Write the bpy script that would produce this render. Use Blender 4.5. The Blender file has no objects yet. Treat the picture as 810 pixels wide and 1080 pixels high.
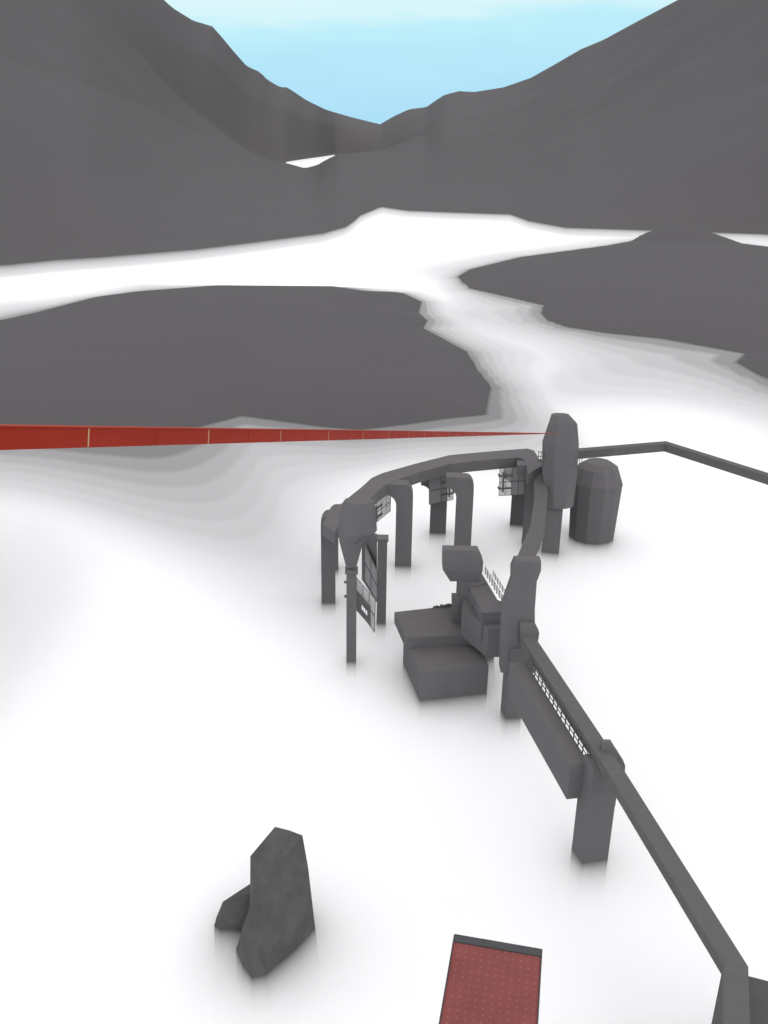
import bpy, bmesh, math, random
import numpy as np
from mathutils import Vector, Matrix, noise

random.seed(7)
SC = bpy.context.scene
COL = SC.collection

# ------------------------------------------------------------------ camera
CAM_Z = 80.0
F_PX, CX, CY = 980.0, 405.0, 540.0            # focal length in pixels of an 810 x 1080 frame
down = Vector((-41.0, 2460.0, 980.0)).normalized()      # plumb line in (right, down, forward)
fwd = Vector((0, 0, 1))
wz = -down
wy = (fwd - wz * fwd.dot(wz)).normalized()
wx = wy.cross(wz)
RIGHT = Vector((wx[0], wy[0], wz[0]))
DOWN = Vector((wx[1], wy[1], wz[1]))
FWD = Vector((wx[2], wy[2], wz[2]))
cd = bpy.data.cameras.new('camera')
cam = bpy.data.objects.new('camera', cd)
COL.objects.link(cam)
up, back = -DOWN, -FWD
cam.matrix_world = Matrix(((RIGHT.x, up.x, back.x, 0), (RIGHT.y, up.y, back.y, 0),
                           (RIGHT.z, up.z, back.z, CAM_Z), (0, 0, 0, 1)))
cd.sensor_fit = 'VERTICAL'
cd.sensor_height = 24.0
cd.lens = F_PX / 1080.0 * 24.0
cd.clip_start = 0.2
cd.clip_end = 60000
SC.camera = cam

# ------------------------------------------------------------------ world and sun
SUN_EL, SUN_AZ = math.radians(36), math.radians(158)     # azimuth clockwise from +Y
ENV = 2.6
w = bpy.data.worlds.new('World')
SC.world = w
w.use_nodes = True
nt = w.node_tree
nt.nodes.clear()
N, L = nt.nodes, nt.links
out = N.new('ShaderNodeOutputWorld')
sky = N.new('ShaderNodeTexSky')
sky.sky_type = 'NISHITA'
sky.sun_disc = False
sky.sun_elevation = SUN_EL
sky.sun_rotation = SUN_AZ
bg_sky = N.new('ShaderNodeBackground'); bg_sky.inputs[1].default_value = 0.06
L.new(sky.outputs[0], bg_sky.inputs[0])
tc = N.new('ShaderNodeTexCoord')
sep = N.new('ShaderNodeSeparateXYZ'); L.new(tc.outputs['Generated'], sep.inputs[0])
mp = N.new('ShaderNodeMapping'); mp.inputs['Scale'].default_value = (2.2, 2.2, 16.0)
L.new(tc.outputs['Generated'], mp.inputs[0])
nz = N.new('ShaderNodeTexNoise'); nz.inputs['Scale'].default_value = 1.6; nz.inputs['Detail'].default_value = 5
L.new(mp.outputs[0], nz.inputs['Vector'])
mad = N.new('ShaderNodeMath'); mad.operation = 'MULTIPLY_ADD'
mad.inputs[1].default_value = 0.10
L.new(nz.outputs['Fac'], mad.inputs[0]); L.new(sep.outputs['Z'], mad.inputs[2])
ramp = N.new('ShaderNodeValToRGB')
cr = ramp.color_ramp
cr.elements[0].position = 0.045; cr.elements[0].color = (0.42, 0.765, 0.985, 1)
cr.elements[1].position = 0.80; cr.elements[1].color = (0.50, 0.49, 0.505, 1)
for p_, c_ in ((0.110, (0.455, 0.80, 0.995, 1)), (0.150, (0.53, 0.89, 1.0, 1)), (0.166, (0.70, 0.955, 1.0, 1)),
               (0.215, (0.85, 0.985, 1.0, 1)), (0.30, (1.0, 0.985, 1.0, 1)), (0.48, (0.88, 0.865, 0.88, 1))):
    e = cr.elements.new(p_); e.color = c_
L.new(mad.outputs[0], ramp.inputs[0])
bg_cl = N.new('ShaderNodeBackground')
# the high overcast is brighter than the band of clear air by the horizon
st = N.new('ShaderNodeMapRange'); st.inputs['From Min'].default_value = 0.19; st.inputs['From Max'].default_value = 0.42
st.inputs['To Min'].default_value = 1.0; st.inputs['To Max'].default_value = ENV
L.new(sep.outputs['Z'], st.inputs['Value']); L.new(st.outputs[0], bg_cl.inputs[1])
L.new(ramp.outputs[0], bg_cl.inputs[0])
mx = N.new('ShaderNodeMixShader'); mx.inputs[0].default_value = 0.94
L.new(bg_sky.outputs[0], mx.inputs[1]); L.new(bg_cl.outputs[0], mx.inputs[2])
L.new(mx.outputs[0], out.inputs[0])

sd_ = bpy.data.lights.new('sun', 'SUN')
sd_.energy = 0.5
sd_.angle = math.radians(25)
sd_.color = (1.0, 0.95, 0.88)
sun = bpy.data.objects.new('sun', sd_); COL.objects.link(sun)
sun_dir = Vector((math.sin(SUN_AZ) * math.cos(SUN_EL), math.cos(SUN_AZ) * math.cos(SUN_EL), math.sin(SUN_EL)))
sun.rotation_euler = sun_dir.to_track_quat('Z', 'Y').to_euler()

vs = SC.view_settings
vs.view_transform = 'Standard'; vs.look = 'None'; vs.exposure = 0.0; vs.gamma = 1.0
cy = SC.cycles
cy.volume_bounces = 24
cy.max_bounces = 24
cy.diffuse_bounces = 3
cy.transparent_max_bounces = 32
cy.use_denoising = True
cy.use_adaptive_sampling = True
cy.adaptive_threshold = 0.02

# ------------------------------------------------------------------ survey helpers
def ray(px, py):
    return (RIGHT * (px - CX) + DOWN * (py - CY) + FWD * F_PX).normalized()
def P(px, py, z=0.0):
    """world point on the level z seen at that place of the frame"""
    r = ray(px, py); t = (z - CAM_Z) / r.z
    return Vector((r.x * t, r.y * t, z))
def pix(p):
    q = Vector(p) - Vector((0, 0, CAM_Z))
    d = q.dot(FWD)
    return (CX + F_PX * q.dot(RIGHT) / d, CY + F_PX * q.dot(DOWN) / d)
def zrow(p, row):
    """height above p at which a plumb line reaches that row"""
    lo, hi = -30.0, 140.0
    for _ in range(40):
        m = (lo + hi) / 2
        if pix((p[0], p[1], m))[1] > row: lo = m
        else: hi = m
    return lo

# ------------------------------------------------------------------ materials
def mat(name, base, rough=0.9, var=0.12, scale=0.6, spec=0.1, second=None, metal=0.0, streak=False):
    m = bpy.data.materials.new(name); m.use_nodes = True
    n, l = m.node_tree.nodes, m.node_tree.links
    b = n['Principled BSDF']
    b.inputs['Roughness'].default_value = rough
    b.inputs['Specular IOR Level'].default_value = spec
    b.inputs['Metallic'].default_value = metal
    t = n.new('ShaderNodeTexCoord'); k = n.new('ShaderNodeTexNoise')
    k.inputs['Scale'].default_value = scale; k.inputs['Detail'].default_value = 6; k.inputs['Roughness'].default_value = 0.6
    if streak:
        mp_ = n.new('ShaderNodeMapping'); mp_.inputs['Scale'].default_value = (1, 1, 0.15)
        l.new(t.outputs['Object'], mp_.inputs[0]); l.new(mp_.outputs[0], k.inputs['Vector'])
    else:
        l.new(t.outputs['Object'], k.inputs['Vector'])
    r = n.new('ShaderNodeValToRGB')
    a = [c * (1 - var) for c in base]; z = [c * (1 + var) for c in (second or base)]
    r.color_ramp.elements[0].position = 0.3; r.color_ramp.elements[0].color = (*a, 1)
    r.color_ramp.elements[1].position = 0.7; r.color_ramp.elements[1].color = (*z, 1)
    l.new(k.outputs['Fac'], r.inputs[0]); l.new(r.outputs[0], b.inputs['Base Color'])
    return m
M_ROCK = mat('mountain_rock', (0.072, 0.069, 0.0712), var=0.02, scale=0.004)  # flat grey of the distance haze is put into the base colour
M_HILL = mat('hill_rock', (0.0715, 0.0685, 0.071), var=0.03, scale=0.02)  # hill colour carries the same painted-in haze grey
M_CONC = mat('haze_grey_concrete', (0.1025, 0.0975, 0.1012), var=0.05, scale=0.35, streak=True)  # haze grey put into the colour of the structures too
M_BEAM = mat('beam_concrete', (0.090, 0.088, 0.089), var=0.07, scale=0.8)
M_CRAG = mat('crag_stone', (0.068, 0.067, 0.068), var=0.16, scale=0.45, second=(0.075, 0.071, 0.068))
M_IRON = mat('dark_iron', (0.085, 0.082, 0.085), var=0.08, scale=2.0, rough=0.7)
M_DARK = mat('dark_rubber', (0.055, 0.058, 0.060), var=0.1, scale=2.0)
M_RAIL = mat('red_rail_paint', (0.200, 0.014, 0.005), var=0.08, scale=0.5, rough=0.7)
M_RAILTOP = mat('orange_rail_paint', (0.27, 0.035, 0.018), var=0.05, scale=0.5, rough=0.7)
M_JOINT = mat('pale_joint_metal', (0.36, 0.24, 0.15), var=0.1, scale=4.0)
M_FAINT = mat('faint_joint', (0.20, 0.025, 0.014), var=0.05, scale=4.0)
M_WHITE = mat('white_paint', (0.75, 0.75, 0.76), var=0.05, scale=1.0)

def m_glass():
    m = bpy.data.materials.new('smoked_glass'); m.use_nodes = True
    n, l = m.node_tree.nodes, m.node_tree.links
    b = n['Principled BSDF']; b.inputs['Base Color'].default_value = (0.20, 0.195, 0.20, 1)
    b.inputs['Roughness'].default_value = 0.6; b.inputs['Specular IOR Level'].default_value = 0.1
    t = n.new('ShaderNodeBsdfTransparent'); x = n.new('ShaderNodeMixShader')
    x.inputs[0].default_value = 0.90
    l.new(t.outputs[0], x.inputs[1]); l.new(b.outputs[0], x.inputs[2]); l.new(x.outputs[0], n['Material Output'].inputs[0])
    return m
M_GLASS = m_glass()
M_CLEAR = m_glass(); M_CLEAR.name = 'clear_glass'
M_CLEAR.node_tree.nodes['Mix Shader'].inputs[0].default_value = 0.50
M_CLEAR.node_tree.nodes['Principled BSDF'].inputs['Base Color'].default_value = (0.32, 0.315, 0.32, 1)

def m_matting():
    """red rubber matting with rows of small pale studs"""
    m = mat('red_matting', (0.168, 0.052, 0.048), var=0.10, scale=1.2)
    n, l = m.node_tree.nodes, m.node_tree.links
    b = n['Principled BSDF']; col = b.inputs['Base Color'].links[0].from_socket
    t = n.new('ShaderNodeTexCoord'); v = n.new('ShaderNodeTexVoronoi')
    v.inputs['Scale'].default_value = 4.4; v.inputs['Randomness'].default_value = 0.12
    mr = n.new('ShaderNodeMapping'); mr.inputs['Rotation'].default_value = (0, 0, math.radians(11)); l.new(t.outputs['Object'], mr.inputs[0]); l.new(mr.outputs[0], v.inputs['Vector']); v.voronoi_dimensions = '2D'
    t = mr
    r = n.new('ShaderNodeMapRange'); r.inputs['From Min'].default_value = 0.05; r.inputs['From Max'].default_value = 0.16
    r.inputs['To Min'].default_value = 0.38; r.inputs['To Max'].default_value = 0.0
    l.new(v.outputs['Distance'], r.inputs['Value'])
    x = n.new('ShaderNodeMixRGB'); x.inputs['Color2'].default_value = (0.30, 0.16, 0.15, 1)
    l.new(r.outputs[0], x.inputs['Fac']); l.new(col, x.inputs['Color1']); l.new(x.outputs[0], b.inputs['Base Color'])
    return m
M_MAT = m_matting()

# ------------------------------------------------------------------ object helpers
def link(name, bm, m, parent=None, smooth=False):
    me = bpy.data.meshes.new(name)
    bmesh.ops.recalc_face_normals(bm, faces=bm.faces)
    bm.to_mesh(me); bm.free()
    for p_ in me.polygons: p_.use_smooth = smooth
    me.materials.append(m)
    o = bpy.data.objects.new(name, me); COL.objects.link(o)
    if parent is not None:
        o.parent = parent
        o.location = -parent.location
    return o
def tag(o, label=None, cat=None, group=None, kind=None):
    if label: o['label'] = label
    if cat: o['category'] = cat
    if group: o['group'] = group
    if kind: o['kind'] = kind
    return o
def thing(name, label, cat, loc, group=None):
    o = bpy.data.objects.new(name, None); COL.objects.link(o)
    o.location = loc
    return tag(o, label, cat, group)
def prism(bm, base, z0, z1, top=None):
    """upright block over a footprint; top may be another ring of as many points"""
    top = top or base
    lo = [bm.verts.new((p[0], p[1], z0)) for p in base]
    hi = [bm.verts.new((p[0], p[1], z1)) for p in top]
    n = len(base)
    bm.faces.new(lo[::-1]); bm.faces.new(hi)
    for i in range(n):
        bm.faces.new((lo[i], lo[(i + 1) % n], hi[(i + 1) % n], hi[i]))
def rings(bm, rs):
    """loft through rings of 3D points, capped"""
    vs_ = [[bm.verts.new(p) for p in r] for r in rs]
    n = len(rs[0])
    bm.faces.new(vs_[0][::-1]); bm.faces.new(vs_[-1])
    for a, b in zip(vs_, vs_[1:]):
        for i in range(n):
            bm.faces.new((a[i], a[(i + 1) % n], b[(i + 1) % n], b[i]))
def bevel(bm, w_, seg=1):
    bmesh.ops.bevel(bm, geom=[e for e in bm.edges], offset=w_, segments=seg, affect='EDGES', profile=0.5)
def ngon(c, r, n, rot=0.0, sx=1.0, sy=1.0):
    return [(c[0] + r * sx * math.cos(rot + 2 * math.pi * i / n), c[1] + r * sy * math.sin(rot + 2 * math.pi * i / n)) for i in range(n)]
def para(a, b, c):
    """footprint from three neighbouring corners"""
    a, b, c = Vector(a[:2]), Vector(b[:2]), Vector(c[:2])
    return [a, b, c, a + c - b]
def grow(poly, k):
    c = sum((Vector(p[:2]) for p in poly), Vector((0, 0))) / len(poly)
    return [c + (Vector(p[:2]) - c) * k for p in poly]
def rect(c, w_, d, ang):
    ca, sa = math.cos(ang), math.sin(ang)
    return [Vector((c[0] + x * ca - y * sa, c[1] + x * sa + y * ca)) for x, y in ((-w_/2, -d/2), (w_/2, -d/2), (w_/2, d/2), (-w_/2, d/2))]
def sweep(bm, pts, wid, hgt):
    """square beam through points that lie on the middle of its top face; mitred corners"""
    pts = [Vector(p) for p in pts]
    rs = []
    for i, p in enumerate(pts):
        d0 = (pts[i] - pts[i - 1]) if i else None
        d1 = (pts[i + 1] - pts[i]) if i < len(pts) - 1 else None
        ds = [Vector((d.x, d.y, 0)).normalized() for d in (d0, d1) if d is not None]
        t = sum(ds, Vector()).normalized()
        s = Vector((t.y, -t.x, 0))
        k = 1.0 / max(0.4, t.dot(ds[0]))
        s = s * (wid / 2 * k)
        rs.append([p + s, p - s, p - s - Vector((0, 0, hgt)), p + s - Vector((0, 0, hgt))])
    rings(bm, rs)
def bar(bm, a, b, r=0.05, n=6):
    a, b = Vector(a), Vector(b); d = (b - a).normalized()
    u = d.cross(Vector((0, 0, 1)) if abs(d.z) < 0.9 else Vector((1, 0, 0))).normalized(); v = d.cross(u)
    rings(bm, [[p + u * r * math.cos(2 * math.pi * i / n) + v * r * math.sin(2 * math.pi * i / n) for i in range(n)] for p in (a, b)])
def box3(bm, o, ux, uy, uz):
    """box from a corner and three edge vectors"""
    o = Vector(o)
    q = [o, o + ux, o + ux + uy, o + uy]
    rings(bm, [q, [p + uz for p in q]])

# ------------------------------------------------------------------ terrain
def interp(x, pts):
    return float(np.interp(x, [p[0] for p in pts], [p[1] for p in pts]))
skyline = [(-700, -60), (-350, -170), (-100, -190), (60, -120), (140, -52), (185, 0), (194, 9), (213, 22), (232, 28), (240, 38), (252, 54), (265, 70),
           (278, 76), (285, 84), (298, 92), (305, 92), (325, 106), (345, 116), (372, 124), (400, 131), (415, 122), (430, 115),
           (447, 113), (455, 107), (465, 100), (480, 96), (495, 97), (525, 92), (552, 82), (575, 68), (600, 52), (622, 42), (650, 25),
           (692, 0), (760, -48), (900, -120), (1150, -170), (1500, -60)]
shore = [(-700, 300), (-300, 296), (0, 279), (50, 274), (100, 271), (200, 263), (260, 256), (300, 251), (340, 246), (365, 239), (375, 232), (378, 228), (390, 223),
         (402, 218), (430, 222), (480, 224), (540, 226), (560, 233), (600, 240), (690, 243), (810, 247), (1100, 268), (1500, 285)]
ridge_d = [(-700, 1900), (-200, 2300), (0, 2700), (185, 3900), (260, 5200), (320, 6600), (400, 7800), (480, 7000), (600, 5200), (700, 4000), (810, 3100), (1000, 2500), (1500, 1700)]
front = [(-700, 60), (100, 100), (230, 150), (285, 170), (300, 171.5), (310, 174), (322, 177.5), (335, 174), (345, 168), (356, 163), (420, 160), (520, 150), (620, 110), (1500, 60)]
backs = [(300, 171), (322, 167.5), (340, 165), (356, 162.5)]

def hdist(px, py, z=0):
    p = P(px, py, z); return math.hypot(p.x, p.y)
bm = bmesh.new()
xs = list(np.arange(-700, 1501, 4.0))
SUB = (3, 3, 5, 8, 14, 6, 6, 8, 12, 14, 6, 4)
grid = []
for x in xs:
    r = ray(x, 200); az = math.atan2(r.x, r.y)
    def elev(row):
        q = ray(x, row); return q.z / math.hypot(q.x, q.y)
    s_row, k_row = interp(x, shore), interp(x, skyline)
    sdist = hdist(x, s_row)
    rd = max(interp(x, ridge_d), sdist * 1.4)
    re = elev(k_row)
    # weight of the saddle behind the front hill
    wgt = max(0.0, min(1.0, (x - 90) / 205.0, (470 - x) / 110.0)); wgt = wgt * wgt * (3 - 2 * wgt)
    sm = lambda c_: sum(interp(x + o_, c_) for o_ in range(-160, 161, 20)) / 17.0
    ks_row, ss_row = max(sm(skyline), k_row - 2), sm(shore)
    pool = 300 < x < 356
    f_row = interp(x, front); b_row = interp(x, backs)
    def slope_pt(k, pw=0.62):
        dd = sdist + (rd - sdist) * k
        e_ = min(1.0, k * 4); sr = s_row * (1 - e_) + ss_row * e_
        kr = k_row if k > 0.99 else max(ks_row, k_row)
        return dd, CAM_Z + dd * elev(sr + (kr - sr) * (k ** pw))
    p1, p2, p3, p4, p5, p6, p7 = [slope_pt(k) for k in (0.12, 0.36, 0.46, 0.56, 0.66, 0.83, 1.0)]
    if wgt > 0:
        fd = 3000.0; bd = hdist(x, b_row)
        fe = elev(f_row)
        q1 = (sdist + (fd - sdist) * .35, CAM_Z + (sdist + (fd - sdist) * .35) * (elev(s_row) * .35 + fe * .65))
        q2 = (fd, CAM_Z + fd * fe)
        if pool:
            q3, q4, q5 = (fd + (bd - fd) * .25, -14.0), (fd + (bd - fd) * .7, -9.0), (bd, 0.3)
            e5 = elev(b_row)
        else:
            e5 = elev(min(b_row, f_row) - 0.4)
            q3, q4, q5 = [(fd + (bd - fd) * k, CAM_Z + (fd + (bd - fd) * k) * (fe * (1 - k) + e5 * k)) for k in (.25, .7, 1.0)]
        rr = max(rd, bd * 1.3); d6 = bd + (rr - bd) * .5
        q6 = (d6, CAM_Z + d6 * (e5 * .3 + re * .7)); q7 = (rr, CAM_Z + rr * re)
        mixp = lambda a_, b_: (a_[0] + (b_[0] - a_[0]) * wgt, None)
        out_ = []
        for a_, b_ in ((p1, q1), (p2, q2), (p3, q3), (p4, q4), (p5, q5), (p6, q6), (p7, q7)):
            dd = a_[0] + (b_[0] - a_[0]) * wgt
            ee = ((a_[1] - CAM_Z) / a_[0]) * (1 - wgt) + ((b_[1] - CAM_Z) / b_[0]) * wgt
            out_.append((dd, CAM_Z + dd * ee))
        p1, p2, p3, p4, p5, p6, p7 = out_
    rd, rz = p7
    ctl = [(200, -28), (sdist * 0.66, -26), (sdist * 0.92, -0.75), (sdist, 0.0), p1, p2, p3, p4, p5, p6, p7,
           (rd * 1.12, rz - 0.16 * rd * max(0.25, re)), (14000, min(rz * 0.3, 60.0))]
    col = []
    for (d0, z0), (d1, z1), n_s in zip(ctl, ctl[1:], SUB):
        for i in range(n_s):
            d = d0 + (d1 - d0) * i / n_s; z = z0 + (z1 - z0) * i / n_s
            if z > 3:
                away = min(1.0, abs(d - rd) / (0.3 * rd)) * min(1.0, (z - 3) / 60.0)
                g = noise.fractal(Vector((math.sin(az) * d / 500.0, math.cos(az) * d / 500.0, 3.1)), 1.0, 2.0, 5)
                z += g * away * min(10.0, 0.03 * (z + 30)) * (1 - 0.8 * wgt)
            col.append(bm.verts.new((math.sin(az) * d, math.cos(az) * d, z)))
    col.append(bm.verts.new((math.sin(az) * 14000, math.cos(az) * 14000, ctl[-1][1])))
    grid.append(col)
for i in range(len(grid) - 1):
    for j in range(len(grid[0]) - 1):
        bm.faces.new((grid[i][j], grid[i + 1][j], grid[i + 1][j + 1], grid[i][j + 1]))
tag(link('mountains', bm, M_ROCK, smooth=True), 'bare dark grey mountains closing in the valley beyond the white fog', kind='structure')

# sunken valley floor, one sheet to the horizon
bm = bmesh.new()
S = 15000
q = [bm.verts.new(p) for p in ((-S, -S, -30), (S, -S, -30), (S, S, -30), (-S, S, -30))]
bm.faces.new(q)
tag(link('ground', bm, M_HILL), 'dark valley floor under the fog', kind='structure')

def sdf_poly(X, Y, poly):
    d = np.full(X.shape, 1e18); s = np.ones(X.shape)
    n = len(poly); j = n - 1
    for i in range(n):
        ex, ey = poly[j][0] - poly[i][0], poly[j][1] - poly[i][1]
        wx_, wy_ = X - poly[i][0], Y - poly[i][1]
        t = np.clip((wx_ * ex + wy_ * ey) / (ex * ex + ey * ey), 0, 1)
        bx, by = wx_ - ex * t, wy_ - ey * t
        d = np.minimum(d, bx * bx + by * by)
        c1, c2, c3 = Y >= poly[i][1], Y < poly[j][1], ex * wy_ > ey * wx_
        flip = (c1 & c2 & c3) | (~c1 & ~c2 & ~c3)
        s = np.where(flip, -s, s); j = i
    return -s * np.sqrt(d)          # positive inside
def heightfield(name, label, x0, x1, y0, y1, step, fn):
    gx = np.arange(x0, x1 + step, step); gy = np.arange(y0, y1 + step, step)
    X, Y = np.meshgrid(gx, gy); Z = fn(X, Y)
    nx, ny = len(gx), len(gy)
    verts = np.stack([X.ravel(), Y.ravel(), Z.ravel()], 1)
    idx = np.arange(nx * ny).reshape(ny, nx)
    f = np.stack([idx[:-1, :-1].ravel(), idx[:-1, 1:].ravel(), idx[1:, 1:].ravel(), idx[1:, :-1].ravel()], 1)
    keep = Z.ravel()[f].max(1) > -14.5
    f = f[keep]
    me = bpy.data.meshes.new(name)
    me.from_pydata(verts.tolist(), [], f.tolist()); me.update()
    for p_ in me.polygons: p_.use_smooth = True
    me.materials.append(M_HILL)
    o = bpy.data.objects.new(name, me); COL.objects.link(o)
    return tag(o, label, kind='structure')
def noise2(X, Y, s, seed=0.0, octv=4):
    v = np.empty(X.size); xf, yf = X.ravel() / s, Y.ravel() / s
    for i in range(X.size):
        v[i] = noise.fractal(Vector((xf[i], yf[i], seed)), 1.0, 2.0, octv)
    return v.reshape(X.shape)
def bump(X, Y, c, sx, sy, h, ang=0.0):
    ca, sa = math.cos(ang), math.sin(ang)
    u = ((X - c[0]) * ca + (Y - c[1]) * sa) / sx; v = (-(X - c[0]) * sa + (Y - c[1]) * ca) / sy
    return h * np.clip(1 - np.sqrt(u * u + v * v), 0, 1)

def terrace(d, st=0.19):
    """low steps added to the drowned slopes so the fog shows in tone bands; past a couple of metres they fall away"""
    k = d / st; f = np.floor(k); r = np.clip((k - f) / 0.22, 0, 1)
    return st * (f + r) + 3.0 * np.clip(d - 1.1, 0, None) ** 1.4
# low hill rising out of the fog on the left
LEFT = [P(*p) for p in ((-260, 462), (-60, 462), (60, 464), (110, 466), (160, 467), (182, 461), (200, 452), (255, 438), (335, 449), (378, 453), (430, 447), (470, 441), (511, 437), (517, 408), (503, 390),
                        (492, 371), (446, 346), (450, 338), (441, 330), (444, 318), (424, 309), (390, 308), (358, 303), (225, 302), (140, 308.5), (98, 314), (40, 329), (0, 338), (-150, 352), (-320, 400))]
PTS = [(p.x, p.y) for p in LEFT]
def f_left(X, Y):
    s = sdf_poly(X, Y, PTS)
    hgt = 5.2 * (1 - np.exp(-np.clip(s, 0, None) / 20.0)) 
    # gentle shelf towards the camera, steeper to the east
    shelf = 0.024 + 0.019 / (1 + np.exp(-(X - 5) / 8.0)) + 0.03 / (1 + np.exp(-(Y - 380) / 25.0))
    shelf = shelf * (1 + 0.35 * np.sin(X / 17.0 + Y / 29.0))
    dep = terrace(np.clip(-s, 0, None) * shelf)
    return np.where(s > 0, hgt, -dep)
heightfield('hill', 'low bare hill rising out of the fog on the left', -330, 150, 110, 560, 1.25, f_left)

# hill on the right with a pointed knoll
RIGHT_ = [P(*p) for p in ((483, 292), (496, 304), (545, 315), (574, 322), (572, 331), (579, 338), (600, 345), (640, 351), (700, 357), (788, 373), (778, 382), (795, 392), (830, 408), (1000, 440),
                          (1150, 380), (1100, 300), (1000, 300), (860, 266), (790, 258), (760, 254), (735, 249), (695, 249), (640, 259), (550, 271), (496, 284))]
PTR = [(p.x, p.y) for p in RIGHT_]
KN = P(717, 253)
def f_right(X, Y):
    s = sdf_poly(X, Y, PTR)
    hgt = 5.0 * (1 - np.exp(-np.clip(s, 0, None) / 35.0)) + np.where(s > 0, bump(X, Y, KN, 55, 60, 12.0), 0)
    shelf = 0.021 + 0.04 / (1 + np.exp(-(Y - 520) / 30.0))
    shelf = shelf * (1 + 0.35 * np.sin(X / 23.0 - Y / 31.0))
    return np.where(s > 0, hgt, -terrace(-s * shelf))
heightfield('hill', 'low bare hill with a pointed knoll rising out of the fog on the right', 10, 700, 230, 900, 2.5, f_right)

# drowned bank on the left that shows faintly through the fog
def f_bank(X, Y):
    c = P(-140, 650)
    r_ = np.sqrt(((X - c.x) / 1.0) ** 2 + ((Y - c.y) / 1.7) ** 2)
    return -1.5 - terrace(0.06 * np.clip(r_ - 12, 0, None))
heightfield('bank', 'drowned bank under the fog on the left', -200, 20, 40, 330, 2.0, f_bank)

# ------------------------------------------------------------------ the sea of fog
bm = bmesh.new()
S2 = 14000
prism(bm, [(-S2, -S2), (S2, -S2), (S2, S2), (-S2, S2)], -29.0, 0.0)
mf = bpy.data.materials.new('fog'); mf.use_nodes = True
n_, l_ = mf.node_tree.nodes, mf.node_tree.links
n_.clear()
o_ = n_.new('ShaderNodeOutputMaterial'); v_ = n_.new('ShaderNodeVolumePrincipled')
v_.inputs['Color'].default_value = (1, 1, 1, 1)
v_.inputs['Density'].default_value = 0.40
v_.inputs['Anisotropy'].default_value = 0.0
l_.new(v_.outputs[0], o_.inputs['Volume'])
tag(link('fog', bm, mf), 'level sea of dense white fog filling the valley', kind='stuff')

# ------------------------------------------------------------------ red rail line that runs down from beside the camera to the tower
d_dir = ray(600, 457)
t_end = 186.0
p_end = Vector((0, 0, CAM_Z)) + ray(589, 457.09) * t_end
# start beyond the left edge of the frame, near the camera
t0 = None
def on_line(k):
    return p_end - d_dir * k
side = d_dir.cross(Vector((0, 0, 1))).normalized()
upn = side.cross(d_dir).normalized()
k0 = 0.0
while True:                                     # walk back up until the line leaves the frame by a good margin
    q = on_line(k0) - Vector((0, 0, CAM_Z))
    if q.dot(FWD) < 1.5: break
    k0 += 0.05
Hh = 0.084
rail = thing('zip_rail', 'long straight red rail with pale joints running down to the tall tower', 'rail', on_line(k0))
bm = bmesh.new(); a, b = on_line(k0), on_line(0)
box3(bm, a - upn * Hh / 2 - side * 0.02, b - a, side * 0.04, upn * Hh)
link('rail_body', bm, M_RAIL, rail)
bm = bmesh.new()
box3(bm, a + upn * (Hh / 2 + 0.0005) - side * 0.028, b - a, side * 0.056, upn * 0.005)
link('rail_edge', bm, M_RAILTOP, rail)
# joints, one every 1.44 m, with a faint one halfway
import itertools
seg = None
def col_of(k): return pix(on_line(k))[0]
k_a = min(np.arange(0, k0, 0.005), key=lambda k: abs(col_of(k) - 88.6))
k_b = min(np.arange(0, k0, 0.005), key=lambda k: abs(col_of(k) - 216.4))
seg = k_a - k_b
for i in range(-2, 44):
    k = k_a - seg * i * 0.5
    if k > k0 - 0.1 or k < 1: continue
    strong = i % 2 == 0
    c = on_line(k)
    th = 0.008 if strong else 0.006
    bm = bmesh.new()
    box3(bm, c - d_dir * th / 2 - upn * (Hh / 2 - 0.003) - side * 0.0225, d_dir * th, side * 0.045, upn * (Hh - 0.006))
    link('joint', bm, M_JOINT if strong else M_FAINT, rail)

# ------------------------------------------------------------------ red deck close below the camera
zd = 58.0
A, B = P(480, 985, zd), P(571, 1001, zd)
Lft, Rgt = P(463, 1080, zd), P(567, 1080, zd)
dirv = ((A - Lft).normalized() + (B - Rgt).normalized()); dirv.z = 0; dirv.normalize()
sl = Vector((dirv.y, -dirv.x, 0)); wdk = (B - A).dot(sl)
A2 = A; B2 = A + sl * wdk
drop = -0.0
deck = thing('red_deck', 'red matted deck with a dark raised edge at the bottom of the view', 'platform', A)
ln = 16.0
bm = bmesh.new(); box3(bm, A + sl * 0.002 - dirv * (ln) + Vector((0, 0, -0.30)), sl * (wdk - 0.004), dirv * (ln - 0.03), Vector((0, 0, 0.26)))
link('matting', bm, M_MAT, deck)
bm = bmesh.new(); box3(bm, A - dirv * 0.27 + Vector((0, 0, -0.35)), sl * wdk, dirv * 0.27, Vector((0, 0, 0.35))); link('end_kerb', bm, M_DARK, deck)
for s_ in (0, 1):
    bm = bmesh.new(); o0 = A + sl * (wdk if s_ else -0.035) - dirv * ln + Vector((0, 0, -0.35))
    box3(bm, o0, sl * 0.035, dirv * ln, Vector((0, 0, 0.34))); link('side_kerb', bm, M_DARK, deck)
bm = bmesh.new(); c = A + sl * wdk / 2 - dirv * 10
prism(bm, rect(c, 1.1, 1.1, 0), -28, zd - 0.36); link('column', bm, M_CONC, deck)

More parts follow.
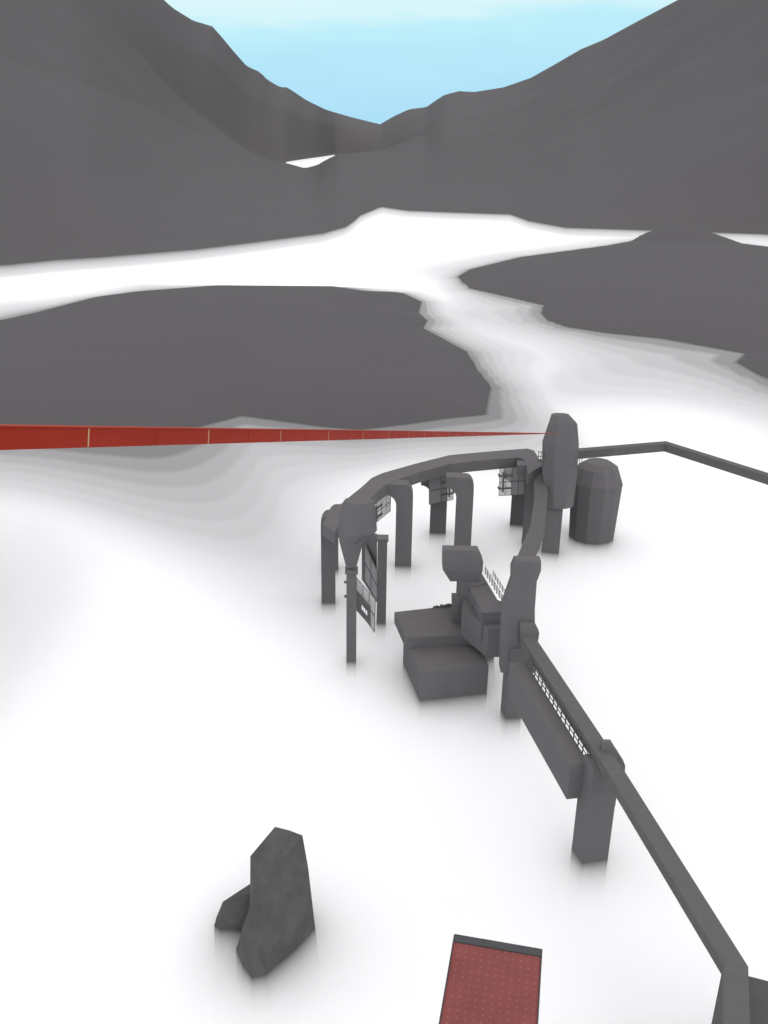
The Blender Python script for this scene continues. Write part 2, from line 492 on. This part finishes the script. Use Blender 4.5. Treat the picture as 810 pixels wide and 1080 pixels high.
# ------------------------------------------------------------------ crag in the fog, lower left
crag = thing('crag', 'lone dark angular crag with a low shoulder standing in the fog at lower left', 'rock', P(290, 985))
def facet_rock(name, ring, top, label=None, deep=10.0):
    bm = bmesh.new()
    pts = [Vector(p) for p in ring] + [Vector(p) for p in top]
    c = sum((Vector(p) for p in ring), Vector()) / len(ring)
    for p in ring:
        q = c + (Vector(p) - c) * 1.18; pts.append(Vector((q.x, q.y, -deep)))
    for p in pts: bm.verts.new(p)
    r_ = bmesh.ops.convex_hull(bm, input=bm.verts)
    bmesh.ops.delete(bm, geom=[v for v in bm.verts if not v.link_faces], context='VERTS')
    bmesh.ops.triangulate(bm, faces=bm.faces)
    return link(name, bm, M_CRAG, crag)
main_ring = [P(264, 985), P(268, 1015), P(280, 1028), P(305, 1005), P(332, 975), P(322, 950), P(268, 960)]
cm = P(292, 985)
tops = []
for (x, y, d_) in ((290, 872, 2.2), (306, 876, 1.5), (319, 881, 0.8), (264, 903, 1.0), (300, 905, -1.6), (266, 938, 0.4), (325, 915, 0.2), (290, 950, -2.6)):
    # ray through the place, cut by an upright plane a little behind or before the heart of the rock
    r = ray(x, y); t = (cm.y + d_) / r.y
    tops.append(Vector((r.x * t, r.y * t, CAM_Z + r.z * t)))
facet_rock('spire', main_ring, tops)
ring3 = [P(249, 1001), P(256, 1018), P(266, 1031), P(280, 1028), P(300, 1008), P(290, 980), P(262, 975)]
tops3 = []
for (x, y, d_) in ((256, 978, -0.6), (264, 955, .6), (285, 950, .2), (300, 970, -.5)):
    r = ray(x, y); t = (cm.y + d_ - 1.0) / r.y
    tops3.append(Vector((r.x * t, r.y * t, CAM_Z + r.z * t)))
facet_rock('foot', ring3, tops3)
ring2 = [P(226, 976), P(232, 980), P(256, 981), P(275, 975), P(270, 955), P(236, 962)]
c2 = P(250, 972); tops2 = []
for (x, y, d_) in ((235, 951, 0.0), (264, 932, 1.0), (272, 940, 0.2), (228, 968, -0.4)):
    r = ray(x, y); t = (c2.y + d_) / r.y
    tops2.append(Vector((r.x * t, r.y * t, CAM_Z + r.z * t)))
facet_rock('shoulder', ring2, tops2)

# ------------------------------------------------------------------ curved gallery on arched legs
ZG = 17.6
outer = [(340, 552), (345, 543), (353, 537), (366, 526), (381, 514), (392, 504), (403, 499), (438, 489), (474, 480), (500, 477.5), (530, 475), (556, 473), (563, 475), (567, 481), (570, 492)]
inner = [(353, 562), (358, 553), (366, 546), (378, 536), (392, 524), (404, 513), (414, 508), (442, 498), (474, 489.5), (498, 486.5), (526, 484), (546, 482.5), (552, 484), (555, 489), (557, 500)]
gal = thing('arched_gallery', 'curved dark gallery roof carried on round-shouldered arches in the fog', 'gallery', P(460, 590))
bm = bmesh.new()
To, Ti = [P(x, y, ZG) for x, y in outer], [P(x, y, ZG) for x, y in inner]
th = Vector((0, 0, 2.3))
rings(bm, [[o, i, i - th, o - th] for o, i in zip(To, Ti)])
link('roof', bm, M_CONC, gal)
def arch_leg(base, wpx, lean, depth=3.0, ztop=None, name='arch_leg', parent=None, rad=3.0, ang=None):
    """square pillar with a round shoulder on the outer side and a quarter-round haunch on the inner"""
    b = P(*base)
    dist = (b - Vector((0, 0, CAM_Z))).length
    wid = wpx / F_PX * Vector((b.x, b.y, ZG / 2 - CAM_Z)).dot(FWD)
    zt = ztop or ZG - 0.05
    bm = bmesh.new()
    ang = ang if ang is not None else -math.atan2(b.x, b.y)
    ux = Vector((math.cos(ang), math.sin(ang), 0)); uy = Vector((-math.sin(ang), math.cos(ang), 0))
    prof = []
    s = lean
    prof.append((-s * wid / 2, -13)); prof.append((s * wid / 2, -13))
    for k in range(7):
        t = k / 6 * math.pi / 2
        prof.append((s * (wid / 2 - rad * 0.55 * (1 - math.cos(t))), zt - rad * (1 - math.sin(t))))
    prof.append((-s * (wid / 2 + 2.2), zt))
    for k in range(7):
        t = (1 - k / 6) * math.pi / 2
        prof.append((-s * (wid / 2 + 2.2 * (1 - math.cos(t))), zt - 2.2 - 2.2 * (1 - math.sin(t))))
    lo = [b + ux * x_ + Vector((0, 0, z_)) + uy * 0 for x_, z_ in prof]
    hi = [p + uy * depth for p in lo]
    rings(bm, [lo, hi])
    return link(name, bm, M_CONC, parent or gal)
arch_leg((425, 597), 17.5, 1)
arch_leg((487, 588), 18.0, 1)
arch_leg((560, 573), 20.0, 1)
arch_leg((346.5, 636), 15.0, -1, rad=2.5)
arch_leg((461.5, 562), 17.5, 1, ztop=13.2)
arch_leg((546, 553.5), 17.0, 1, ztop=13.0)
arch_leg((351.5, 601), 11.0, -1, ztop=13)

# ------------------------------------------------------------------ signs of smoked and clear glass by the gallery
def glass_sign(corners, nx_, split, label, clear_first=True, group='glazed sign boards hung along the arched gallery', white=False, arms=True):
    """corners: four 3D points, top-left, top-right, bottom-right, bottom-left"""
    tl, tr, br, bl = [Vector(c) for c in corners]
    t = thing('glass_sign', label, 'sign', bl, group)
    ex, ey = tr - tl, tl - bl
    nrm = ex.cross(ey).normalized()
    if nrm.y > 0: nrm = -nrm
    def q(u, v): return (bl * (1 - u) + br * u) * (1 - v) + (tl * (1 - u) + tr * u) * v
    def sheet(u0, u1, m, name):
        bm = bmesh.new(); f = [q(u0, 0), q(u1, 0), q(u1, 1), q(u0, 1)]
        rings(bm, [f, [p - nrm * 0.05 for p in f]]); link(name, bm, m, t)
    if split > 0.01: sheet(0, split, M_CLEAR if clear_first else M_GLASS, 'pane')
    if split < 0.99: sheet(split, 1, M_GLASS if clear_first else M_CLEAR, 'pane')
    bm = bmesh.new()
    for a_, b_ in (((0, 0), (1, 0)), ((1, 0), (1, 1)), ((1, 1), (0, 1)), ((0, 1), (0, 0))):
        bar(bm, q(*a_) + nrm * 0.06, q(*b_) + nrm * 0.06, 0.045, 4)
    link('frame', bm, M_IRON, t)
    bm = bmesh.new()
    bar(bm, q(0, .5) + nrm * .08, q(1, .5) + nrm * .08, 0.07, 4)
    for i in range(1, nx_): bar(bm, q(i / nx_, 0) + nrm * .08, q(i / nx_, 1) + nrm * .08, 0.045, 4)
    link('glazing_bar', bm, M_IRON, t)
    if arms:
        for v in (.28, .74):
            bm = bmesh.new(); u_a = -0.03 if clear_first else 1.03; u_b = 0.5
            bar(bm, q(u_a, v) + nrm * .35, q(u_b, v) + nrm * .35, 0.20, 6)
            bar(bm, q(u_a + .02, v) + nrm * .35, q(u_a, v) + nrm * .35 + (q(0, 1) - q(0, 0)).normalized() * .5, 0.2, 6)
            link('bracket', bm, M_IRON, t)
        bm = bmesh.new(); u_ = 0.16 if clear_first else 0.84
        bar(bm, q(u_, .16) + nrm * .5, q(u_, .88) + nrm * .5, 0.2, 6); link('upright', bm, M_IRON, t)
    if white:
        for i in range(3):
            bm = bmesh.new(); f = [q(.42 + i * .1, .36), q(.42 + i * .1 + .07, .36), q(.42 + i * .1 + .07, .55), q(.42 + i * .1, .55)]
            rings(bm, [[p + nrm * .72 for p in f], [p + nrm * .78 for p in f]]); link('lettering', bm, M_WHITE, t)
    return t
def at_dist(px, py, d):
    r = ray(px, py); return Vector((0, 0, CAM_Z)) + r * (d / math.hypot(r.x, r.y))
d_ = 189
glass_sign([at_dist(527, 494, d_), at_dist(554, 492, d_), at_dist(553, 521.5, d_ - .5), at_dist(526, 523, d_ - .5)], 4, 0.48,
           'glazed sign board with a pale left half, by the rightmost gallery arch')
d_ = 187
glass_sign([at_dist(478, 500, d_), at_dist(452.5, 503, d_), at_dist(452.5, 532, d_ - .5), at_dist(478, 527, d_ - .5)], 2, 0.24,
           'glazed sign board with a pale right edge, under the middle of the gallery roof')
glass_sign([at_dist(392, 533, 172), at_dist(412, 519, 175), at_dist(411.5, 539, 175), at_dist(393, 554, 172)], 4, 0.98,
           'slanting clear glazed sign board under the left arch of the gallery', white=False)

# ------------------------------------------------------------------ funnel-headed tower and the square post beside it
ft = thing('funnel_tower', 'slim square post carrying a large funnel-shaped head in front of the gallery', 'tower', P(370.5, 697))
def post_base(px, row, wpx):
    b = P(px, row); wd = wpx / F_PX * Vector((b.x, b.y, 8 - CAM_Z)).dot(FWD)
    return b, wd
b, wd = post_base(370.5, 695, 10.5)
zt = zrow(b, 603)
a_ = -math.atan2(b.x, b.y)
bm = bmesh.new(); prism(bm, rect(b, wd, wd, a_), -13, zt); link('post', bm, M_CONC, ft)
bm = bmesh.new(); prism(bm, rect(b, wd * 1.28, wd * 1.28, a_), zt + .003, zt + 0.5); link('cap', bm, M_CONC, ft)
for k in range(2):
    bm = bmesh.new(); zz = zrow(b, 614 + 15 * k); bar(bm, Vector((b.x, b.y, zz)) + Vector((-wd * .72, 0, 0)), Vector((b.x, b.y, zz)), .22); link('bracket', bm, M_IRON, ft)
# head
hb = Vector((P(372, 695).x, b.y, 0))
rs = []
for row, x0_, x1_ in ((598, 365, 376), (570, 357.5, 384), (560, 356.5, 398), (545, 357, 397), (528, 362, 395)):
    z_ = zrow(hb, row + 4)
    pa, pb = at_dist(x0_, row, math.hypot(b.x, b.y)), at_dist(x1_, row, math.hypot(b.x, b.y))
    c_ = (pa + pb) / 2; r_ = (pb - pa).length / 2
    rs.append([(c_.x + r_ * math.cos(math.pi * i / 4 + .2), c_.y + 0.7 * r_ * math.sin(math.pi * i / 4 + .2), c_.z) for i in range(8)])
bm = bmesh.new(); rings(bm, rs); link('head', bm, M_CONC, ft)
bm = bmesh.new(); bar(bm, Vector((b.x, b.y, zt)), Vector((b.x, b.y, rs[0][0][2] + .3)), .25, 8); link('neck', bm, M_IRON, ft)

sp = thing('square_post', 'plain square post with a flat cap, right of the funnel-headed post', 'post', P(401.5, 657))
b, wd = post_base(402, 655, 10)
zt = zrow(b, 569); a_ = -math.atan2(b.x, b.y)
bm = bmesh.new(); prism(bm, rect(b, wd, wd, a_), -13, zt); link('post', bm, M_CONC, sp)
bm = bmesh.new(); prism(bm, rect(b, wd * 1.25, wd * 1.25, a_), zt + .003, zt + 0.5); link('cap', bm, M_CONC, sp)
glass_sign([at_dist(384.5, 573, 150), at_dist(398, 602, 147), at_dist(398, 634, 147), at_dist(385, 612, 150)], 2, 0.0,
           'tall narrow smoked glass board fixed to the left of the plain square post', group='glazed sign boards hung along the arched gallery', arms=False)
bm = bmesh.new(); f = [at_dist(381.5, 562, 151.5), at_dist(397, 564, 148.5), at_dist(397, 635, 148.5), at_dist(381.5, 611, 151.5)]
rings(bm, [f, [p + Vector((.1, .5, 0)) for p in f]])
tag(link('backing_wall', bm, M_CONC), 'narrow dark wall between the funnel-headed post and the plain square post', 'wall')
glass_sign([at_dist(376, 609, 135), at_dist(396, 632, 135.5), at_dist(395, 667, 135.5), at_dist(376, 640, 135)], 3, 0.98,
           'slanting clear board with small white lettering, hung from the funnel-headed post', arms=False)
# dark notice in front of the clear board
nb = thing('notice_board', 'dark slanting notice board with small white letters beside the funnel-headed post', 'sign', at_dist(376, 645, 134))
f = [at_dist(376, 622, 134.2), at_dist(391, 640, 134.5), at_dist(391, 661, 134.5), at_dist(376, 644, 134.2)]
bm = bmesh.new(); rings(bm, [f, [p + Vector((0, .12, 0)) for p in f]]); link('board', bm, M_IRON, nb)
for i in range(3):
    x0_ = 381.5 + i * 2.1; y0_ = 638 + i * 2.5
    f = [at_dist(x0_, y0_, 133.9), at_dist(x0_ + 1.5, y0_ + 1.7, 133.9), at_dist(x0_ + 1.5, y0_ + 6.3, 133.9), at_dist(x0_, y0_ + 4.6, 133.9)]
    bm = bmesh.new(); rings(bm, [f, [p + Vector((0, .05, 0)) for p in f]]); link('lettering', bm, M_FAINTW if 'M_FAINTW' in globals() else M_WHITE, nb)

# ------------------------------------------------------------------ tall tower where the rail ends
def from_sil(rows, base, n=6, flat=0.8, rot=0.0, dist=None):
    """upright body whose width follows measured rows; each ring round its own centre"""
    D = dist or math.hypot(base.x, base.y)
    rs = []
    for row, x0_, x1_ in rows:
        pa, pb = at_dist(x0_, row, D), at_dist(x1_, row, D)
        c_ = (pa + pb) / 2; r_ = (pb - pa).length / 2
        mxc = max(abs(math.cos(rot + 2 * math.pi * i / n)) for i in range(n))
        rs.append([(c_.x + r_ / mxc * math.cos(rot + 2 * math.pi * i / n), c_.y + flat * r_ * math.sin(rot + 2 * math.pi * i / n), c_.z) for i in range(n)])
    return rs
tb = P(582, 584)
tt = thing('tall_tower', 'tall six-sided tower with tapering head where the red rail ends', 'tower', tb)
rs = from_sil(((533, 573, 604), (500, 572, 608), (467, 572.5, 610), (446, 579.5, 608.5), (437, 582, 600)), tb, 8, .7, math.pi / 8, dist=math.hypot(tb.x, tb.y) + 1)
bm = bmesh.new(); rings(bm, rs); link('head', bm, M_CONC, tt)
b, wd = post_base(582, 583, 18.5)
bm = bmesh.new(); prism(bm, rect((b.x, b.y + wd / 2), wd, wd, -math.atan2(b.x, b.y)), -13, rs[0][0][2] + 0.5); link('leg', bm, M_CONC, tt)
for s_, (x_, y_) in ((0, (570.5, 482)), (0, (570.5, 528)), (1, (611, 487))):
    bm = bmesh.new(); c = at_dist(x_, y_, math.hypot(tb.x, tb.y) - 1)
    for k in range(3):
        bar(bm, c + Vector((-.5 + k * .5, 0, -1)), c + Vector((-.5 + k * .5, 0, 1.2)), .07, 4)
    for z_ in (-.9, .1, 1.1): bar(bm, c + Vector((-.7, 0, z_)), c + Vector((1.2 if s_ == 0 else -1.2, 0, z_)), .07, 4)
    link('ladder_bracket', bm, M_IRON, tt)

# ------------------------------------------------------------------ round tank
tk = P(622.5, 572)
D = math.hypot(tk.x, tk.y)
rt = thing('round_tank', 'squat round tank with a chamfered top standing in the fog beside the tall tower', 'tank', tk)
cen = Vector((tk.x, tk.y, 0)) * ((D + 4.0) / D)
pa, pb = at_dist(600.5, 545, D + 4), at_dist(654, 520, D + 4)
r_ = 26.0 / F_PX * (Vector((cen.x, cen.y, 8 - CAM_Z)).dot(FWD))
zt = zrow(cen, 493); zs = zrow(cen, 507)
bm = bmesh.new()
rings(bm, [[(cen.x + r_ * k * math.cos(2 * math.pi * i / 12 + .1), cen.y + r_ * k * math.sin(2 * math.pi * i / 12 + .1), z_) for i in range(12)]
           for z_, k in ((-13, .90), (0, .92), (zs, 1.03), (zt + .2, .80), (zt + 1.3, .50))])
link('shell', bm, M_CONC, rt)
c_r = [(cen.x + r_ * 1.035 * math.cos(2 * math.pi * i / 12 + .1), cen.y + r_ * 1.035 * math.sin(2 * math.pi * i / 12 + .1)) for i in range(12)]
bm = bmesh.new(); prism(bm, c_r, zs - .35, zs + .05); link('hoop', bm, M_CONC, rt)

# ------------------------------------------------------------------ elevated beam-way in a loop
ZT = 15.0
def beam(pts, wid, hgt, label, extra=None):
    t = thing('elevated_beam', label, 'beam', P(pts[0][0], pts[0][1], 0), 'square concrete beams of the elevated way')
    bm = bmesh.new(); sweep(bm, [P(x, y, z) for x, y, z in pts], wid, hgt); link('beam_body', bm, M_BEAM, t)
    return t
beam([(604, 474.8, ZT), (702, 466.6, ZT), (812, 501, ZT), (960, 560, ZT), (1120, 700, ZT)], 2.0, 1.9,
     'thin bent beam running from the tall tower to the right edge')
beam([(566, 484, ZT + 2), (571, 520, ZT), (567, 555, ZT), (552, 592, ZT + 1)], 2.6, 1.6, 'short bowed beam between the gallery and the slender pylon')
beam([(557, 672, ZT), (645, 806, ZT), (776.5, 1018.5, ZT), (779, 1180, ZT)], 1.95, 1.25,
     'long square beam running down from the pylon to the bottom right corner')

# ------------------------------------------------------------------ slender pylon in the middle
pb_ = P(540, 756)
py = thing('pylon', 'slender tapering pylon with a blocky cap in the middle of the structure', 'pylon', pb_)
foot = para(P(528, 747), P(533.5, 758), P(549.5, 757))
cpy = sum(foot, Vector((0, 0))) / 4
D = math.hypot(cpy.x, cpy.y)
bm = bmesh.new(); prism(bm, foot, -13, 12); link('pier', bm, M_CONC, py)
rs = from_sil(((705, 527, 563), (672, 528, 563.5), (640, 529, 563), (609, 539, 565.5)), pb_, 4, .7, math.pi / 4, dist=D)
bm = bmesh.new(); rings(bm, rs); link('shaft', bm, M_CONC, py)
rs = from_sil(((609.5, 538.8, 565.8), (598, 539, 569.8), (589, 542.5, 570)), pb_, 4, .7, math.pi / 4, dist=D)
bm = bmesh.new(); rings(bm, rs); link('cap', bm, M_CONC, py)
rs = from_sil(((677, 548, 566.5), (665, 548, 568.2), (655, 548, 563)), pb_, 4, .7, math.pi / 4, dist=D - 1)
bm = bmesh.new(); rings(bm, rs); link('collar', bm, M_CONC, py)

# ------------------------------------------------------------------ octagonal tower behind the platform block
ob = P(490, 690)
ot = thing('octagonal_tower', 'stubby tower with an eight-sided head on a narrower neck behind the flat roof', 'tower', ob)
D = math.hypot(ob.x, ob.y)
rs = from_sil(((611, 474.4, 505), (598, 466.5, 508.6), (589, 466.5, 509), (578, 466.8, 504)), ob, 4, .5, math.pi / 4, dist=D)
bm = bmesh.new(); rings(bm, rs); link('head', bm, M_CONC, ot)
rs = from_sil(((720, 490, 522), (640, 484.5, 518), (612.5, 484.5, 512), (611, 484.5, 504)), ob, 8, .8, math.pi / 8, dist=D)
bm = bmesh.new(); rings(bm, rs); link('neck', bm, M_CONC, ot)
rs = from_sil(((655, 476.5, 500), (628.5, 476.5, 500)), ob, 4, .8, math.pi / 4, dist=D - 1)
bm = bmesh.new(); rings(bm, rs); link('ledge', bm, M_CONC, ot)

# ------------------------------------------------------------------ platform block with a flat roof
pf = thing('platform_block', 'broad windowless block under a flat overhanging roof standing in the fog', 'building', P(443, 739))
body = para(P(425, 698), P(443, 739), P(513.5, 731))
zb = 5.0
bm = bmesh.new(); prism(bm, body, -13, zb); link('body', bm, M_CONC, pf)
roofp = [P(416, 645.5, zb + 2.0), P(428, 676, zb + 1.4), P(515, 668, zb + 2.0), P(520, 634, zb + 2.0)]
bm = bmesh.new(); prism(bm, roofp, zb + .003, zb + 2.0); link('roof_slab', bm, M_CONC, pf)
bm = bmesh.new()
pa, pb = P(458, 641, zb + 2.0), P(478, 639, zb + 2.0)
for i in range(9):
    c = pa.lerp(pb, i / 8); hh = (0.25, .35, .2, .45, .3, .4, .5, .35, .55)[i]
    prism(bm, rect(c, .45, .3, 0), zb + 2.0, zb + 2.0 + hh)
link('parapet', bm, M_CONC, pf)

# ------------------------------------------------------------------ covered bridge from the block and octagonal tower to the pylon
cb = thing('covered_bridge', 'dark covered bridge linking the flat-roofed block to the pylon', 'bridge', P(520, 700))
zc = 8.0
bp = [P(513.5, 693, zc - 1.5), P(531, 693, zc - 1.5), P(545, 660, zc), P(520, 652, zc), P(488, 645, zc), P(486, 662, zc)]
bm = bmesh.new(); prism(bm, bp, zc - 1.5, zc + 3.5); link('deck', bm, M_CONC, cb)
bm = bmesh.new()
q0, q1 = P(503, 596, 13.5), P(532, 645, 13.5)
sd2 = Vector(((q1 - q0).y, -(q1 - q0).x, 0)).normalized()
if sd2.x < 0: sd2 = -sd2
f = [q0, q1, q1 - sd2 * 3.4, q0 - sd2 * 3.4]
prism(bm, f, 8.6, 13.5); link('gallery', bm, M_CONC, cb)

def railing(pts, hgt, n, label, rails=3, r=0.055, group='iron railings of the elevated way', brace=False):
    t = thing('railing', label, 'railing', pts[0], group)
    pts = [Vector(p) for p in pts]
    for k in range(rails):
        bm = bmesh.new()
        for a, b in zip(pts, pts[1:]):
            o_z = Vector((0, 0, hgt * (k + 1) / rails)); bar(bm, a + o_z, b + o_z, r, 5)
        link('rail', bm, M_IRON, t)
    for i in range(n + 1):
        s = i / n * (len(pts) - 1); j = min(int(s), len(pts) - 2)
        c = pts[j].lerp(pts[j + 1], s - j)
        bm = bmesh.new(); bar(bm, c, c + Vector((0, 0, hgt * 1.15)), r * 1.3, 5)
        link('post', bm, M_IRON, t)
    return t
railing([q0 + sd2 * 0.45 + (q1 - q0) * .22, q1 + sd2 * .45 - (q1 - q0) * .02], 1.25, 9, 'short iron railing on the right edge of the covered bridge, below the octagonal head', r=.05)
rl = (q1 - q0).normalized()
railing([q0 + sd2 * 1.5 + (q1 - q0) * .28, q1 + sd2 * 1.5 - (q1 - q0) * .05], 1.0, 8, 'outer of the two short iron railings beside the covered bridge', r=.04)

# ------------------------------------------------------------------ long hall beside the big beam
zl, zh = 8.0, 13.0
hall = thing('long_hall', 'long dark flat-roofed hall running beside the big beam towards the near pier', 'building', P(597, 843, 0))
n1, n2 = P(597.5, 843, zl), P(616.5, 841, zl)
far = P(535, 731, zl)
f = para(far, n1, n2)
bm = bmesh.new(); prism(bm, f, zl, zh); link('body', bm, M_CONC, hall)
dv = (Vector(f[0]) - Vector(f[1]))
er0 = Vector((f[2].x, f[2].y, zh)); er1 = Vector((f[3].x, f[3].y, zh))
railing([er0.lerp(er1, .02), er0.lerp(er1, .95)], 1.1, 15, 'long iron railing in the gap between the hall roof and the big beam', rails=2, r=.07)

# ------------------------------------------------------------------ near pier
npf = para(P(603, 894), P(614, 910.5), P(641, 906.5))
np_ = thing('near_pier', 'square pier with a block head carrying the long beam, nearest of the piers', 'pier', P(622, 900))
bm = bmesh.new(); prism(bm, npf, -13, ZT - 1.3); link('shaft', bm, M_CONC, np_)
cn = sum(npf, Vector((0, 0))) / 4
hd = [P(612, 842, zl), P(631, 840, zl)]
D = math.hypot(cn.x, cn.y)
rs = from_sil(((836, 632, 654), (815, 634, 658), (804, 634, 658.5), (781, 634, 644)), P(640, 880), 4, .6, math.pi / 4, dist=D + .5)
bm = bmesh.new(); rings(bm, rs); link('head_block', bm, M_CONC, np_)
bm = bmesh.new(); prism(bm, grow(npf, 1.02), zl, zl + 2.5); link('collar', bm, M_CONC, np_)

# ------------------------------------------------------------------ dark block under the beam at the bottom right corner
cbk = thing('corner_block', 'dark faceted block below the beam at the bottom right corner', 'pier', P(800, 1060, 12))
zq = 12.0
cp = [P(761.5, 1024, zq), P(776, 1026, zq), P(815, 1036, zq), P(890, 1060, zq), P(890, 1150, zq), P(778, 1160, zq), P(768, 1082, zq), P(765, 1062, zq)]
M_BLK = mat('dark_block_concrete', (0.078, 0.076, 0.077), var=0.05, scale=.5)
bm = bmesh.new(); prism(bm, cp, -13, zq); link('body', bm, M_BLK, cbk)
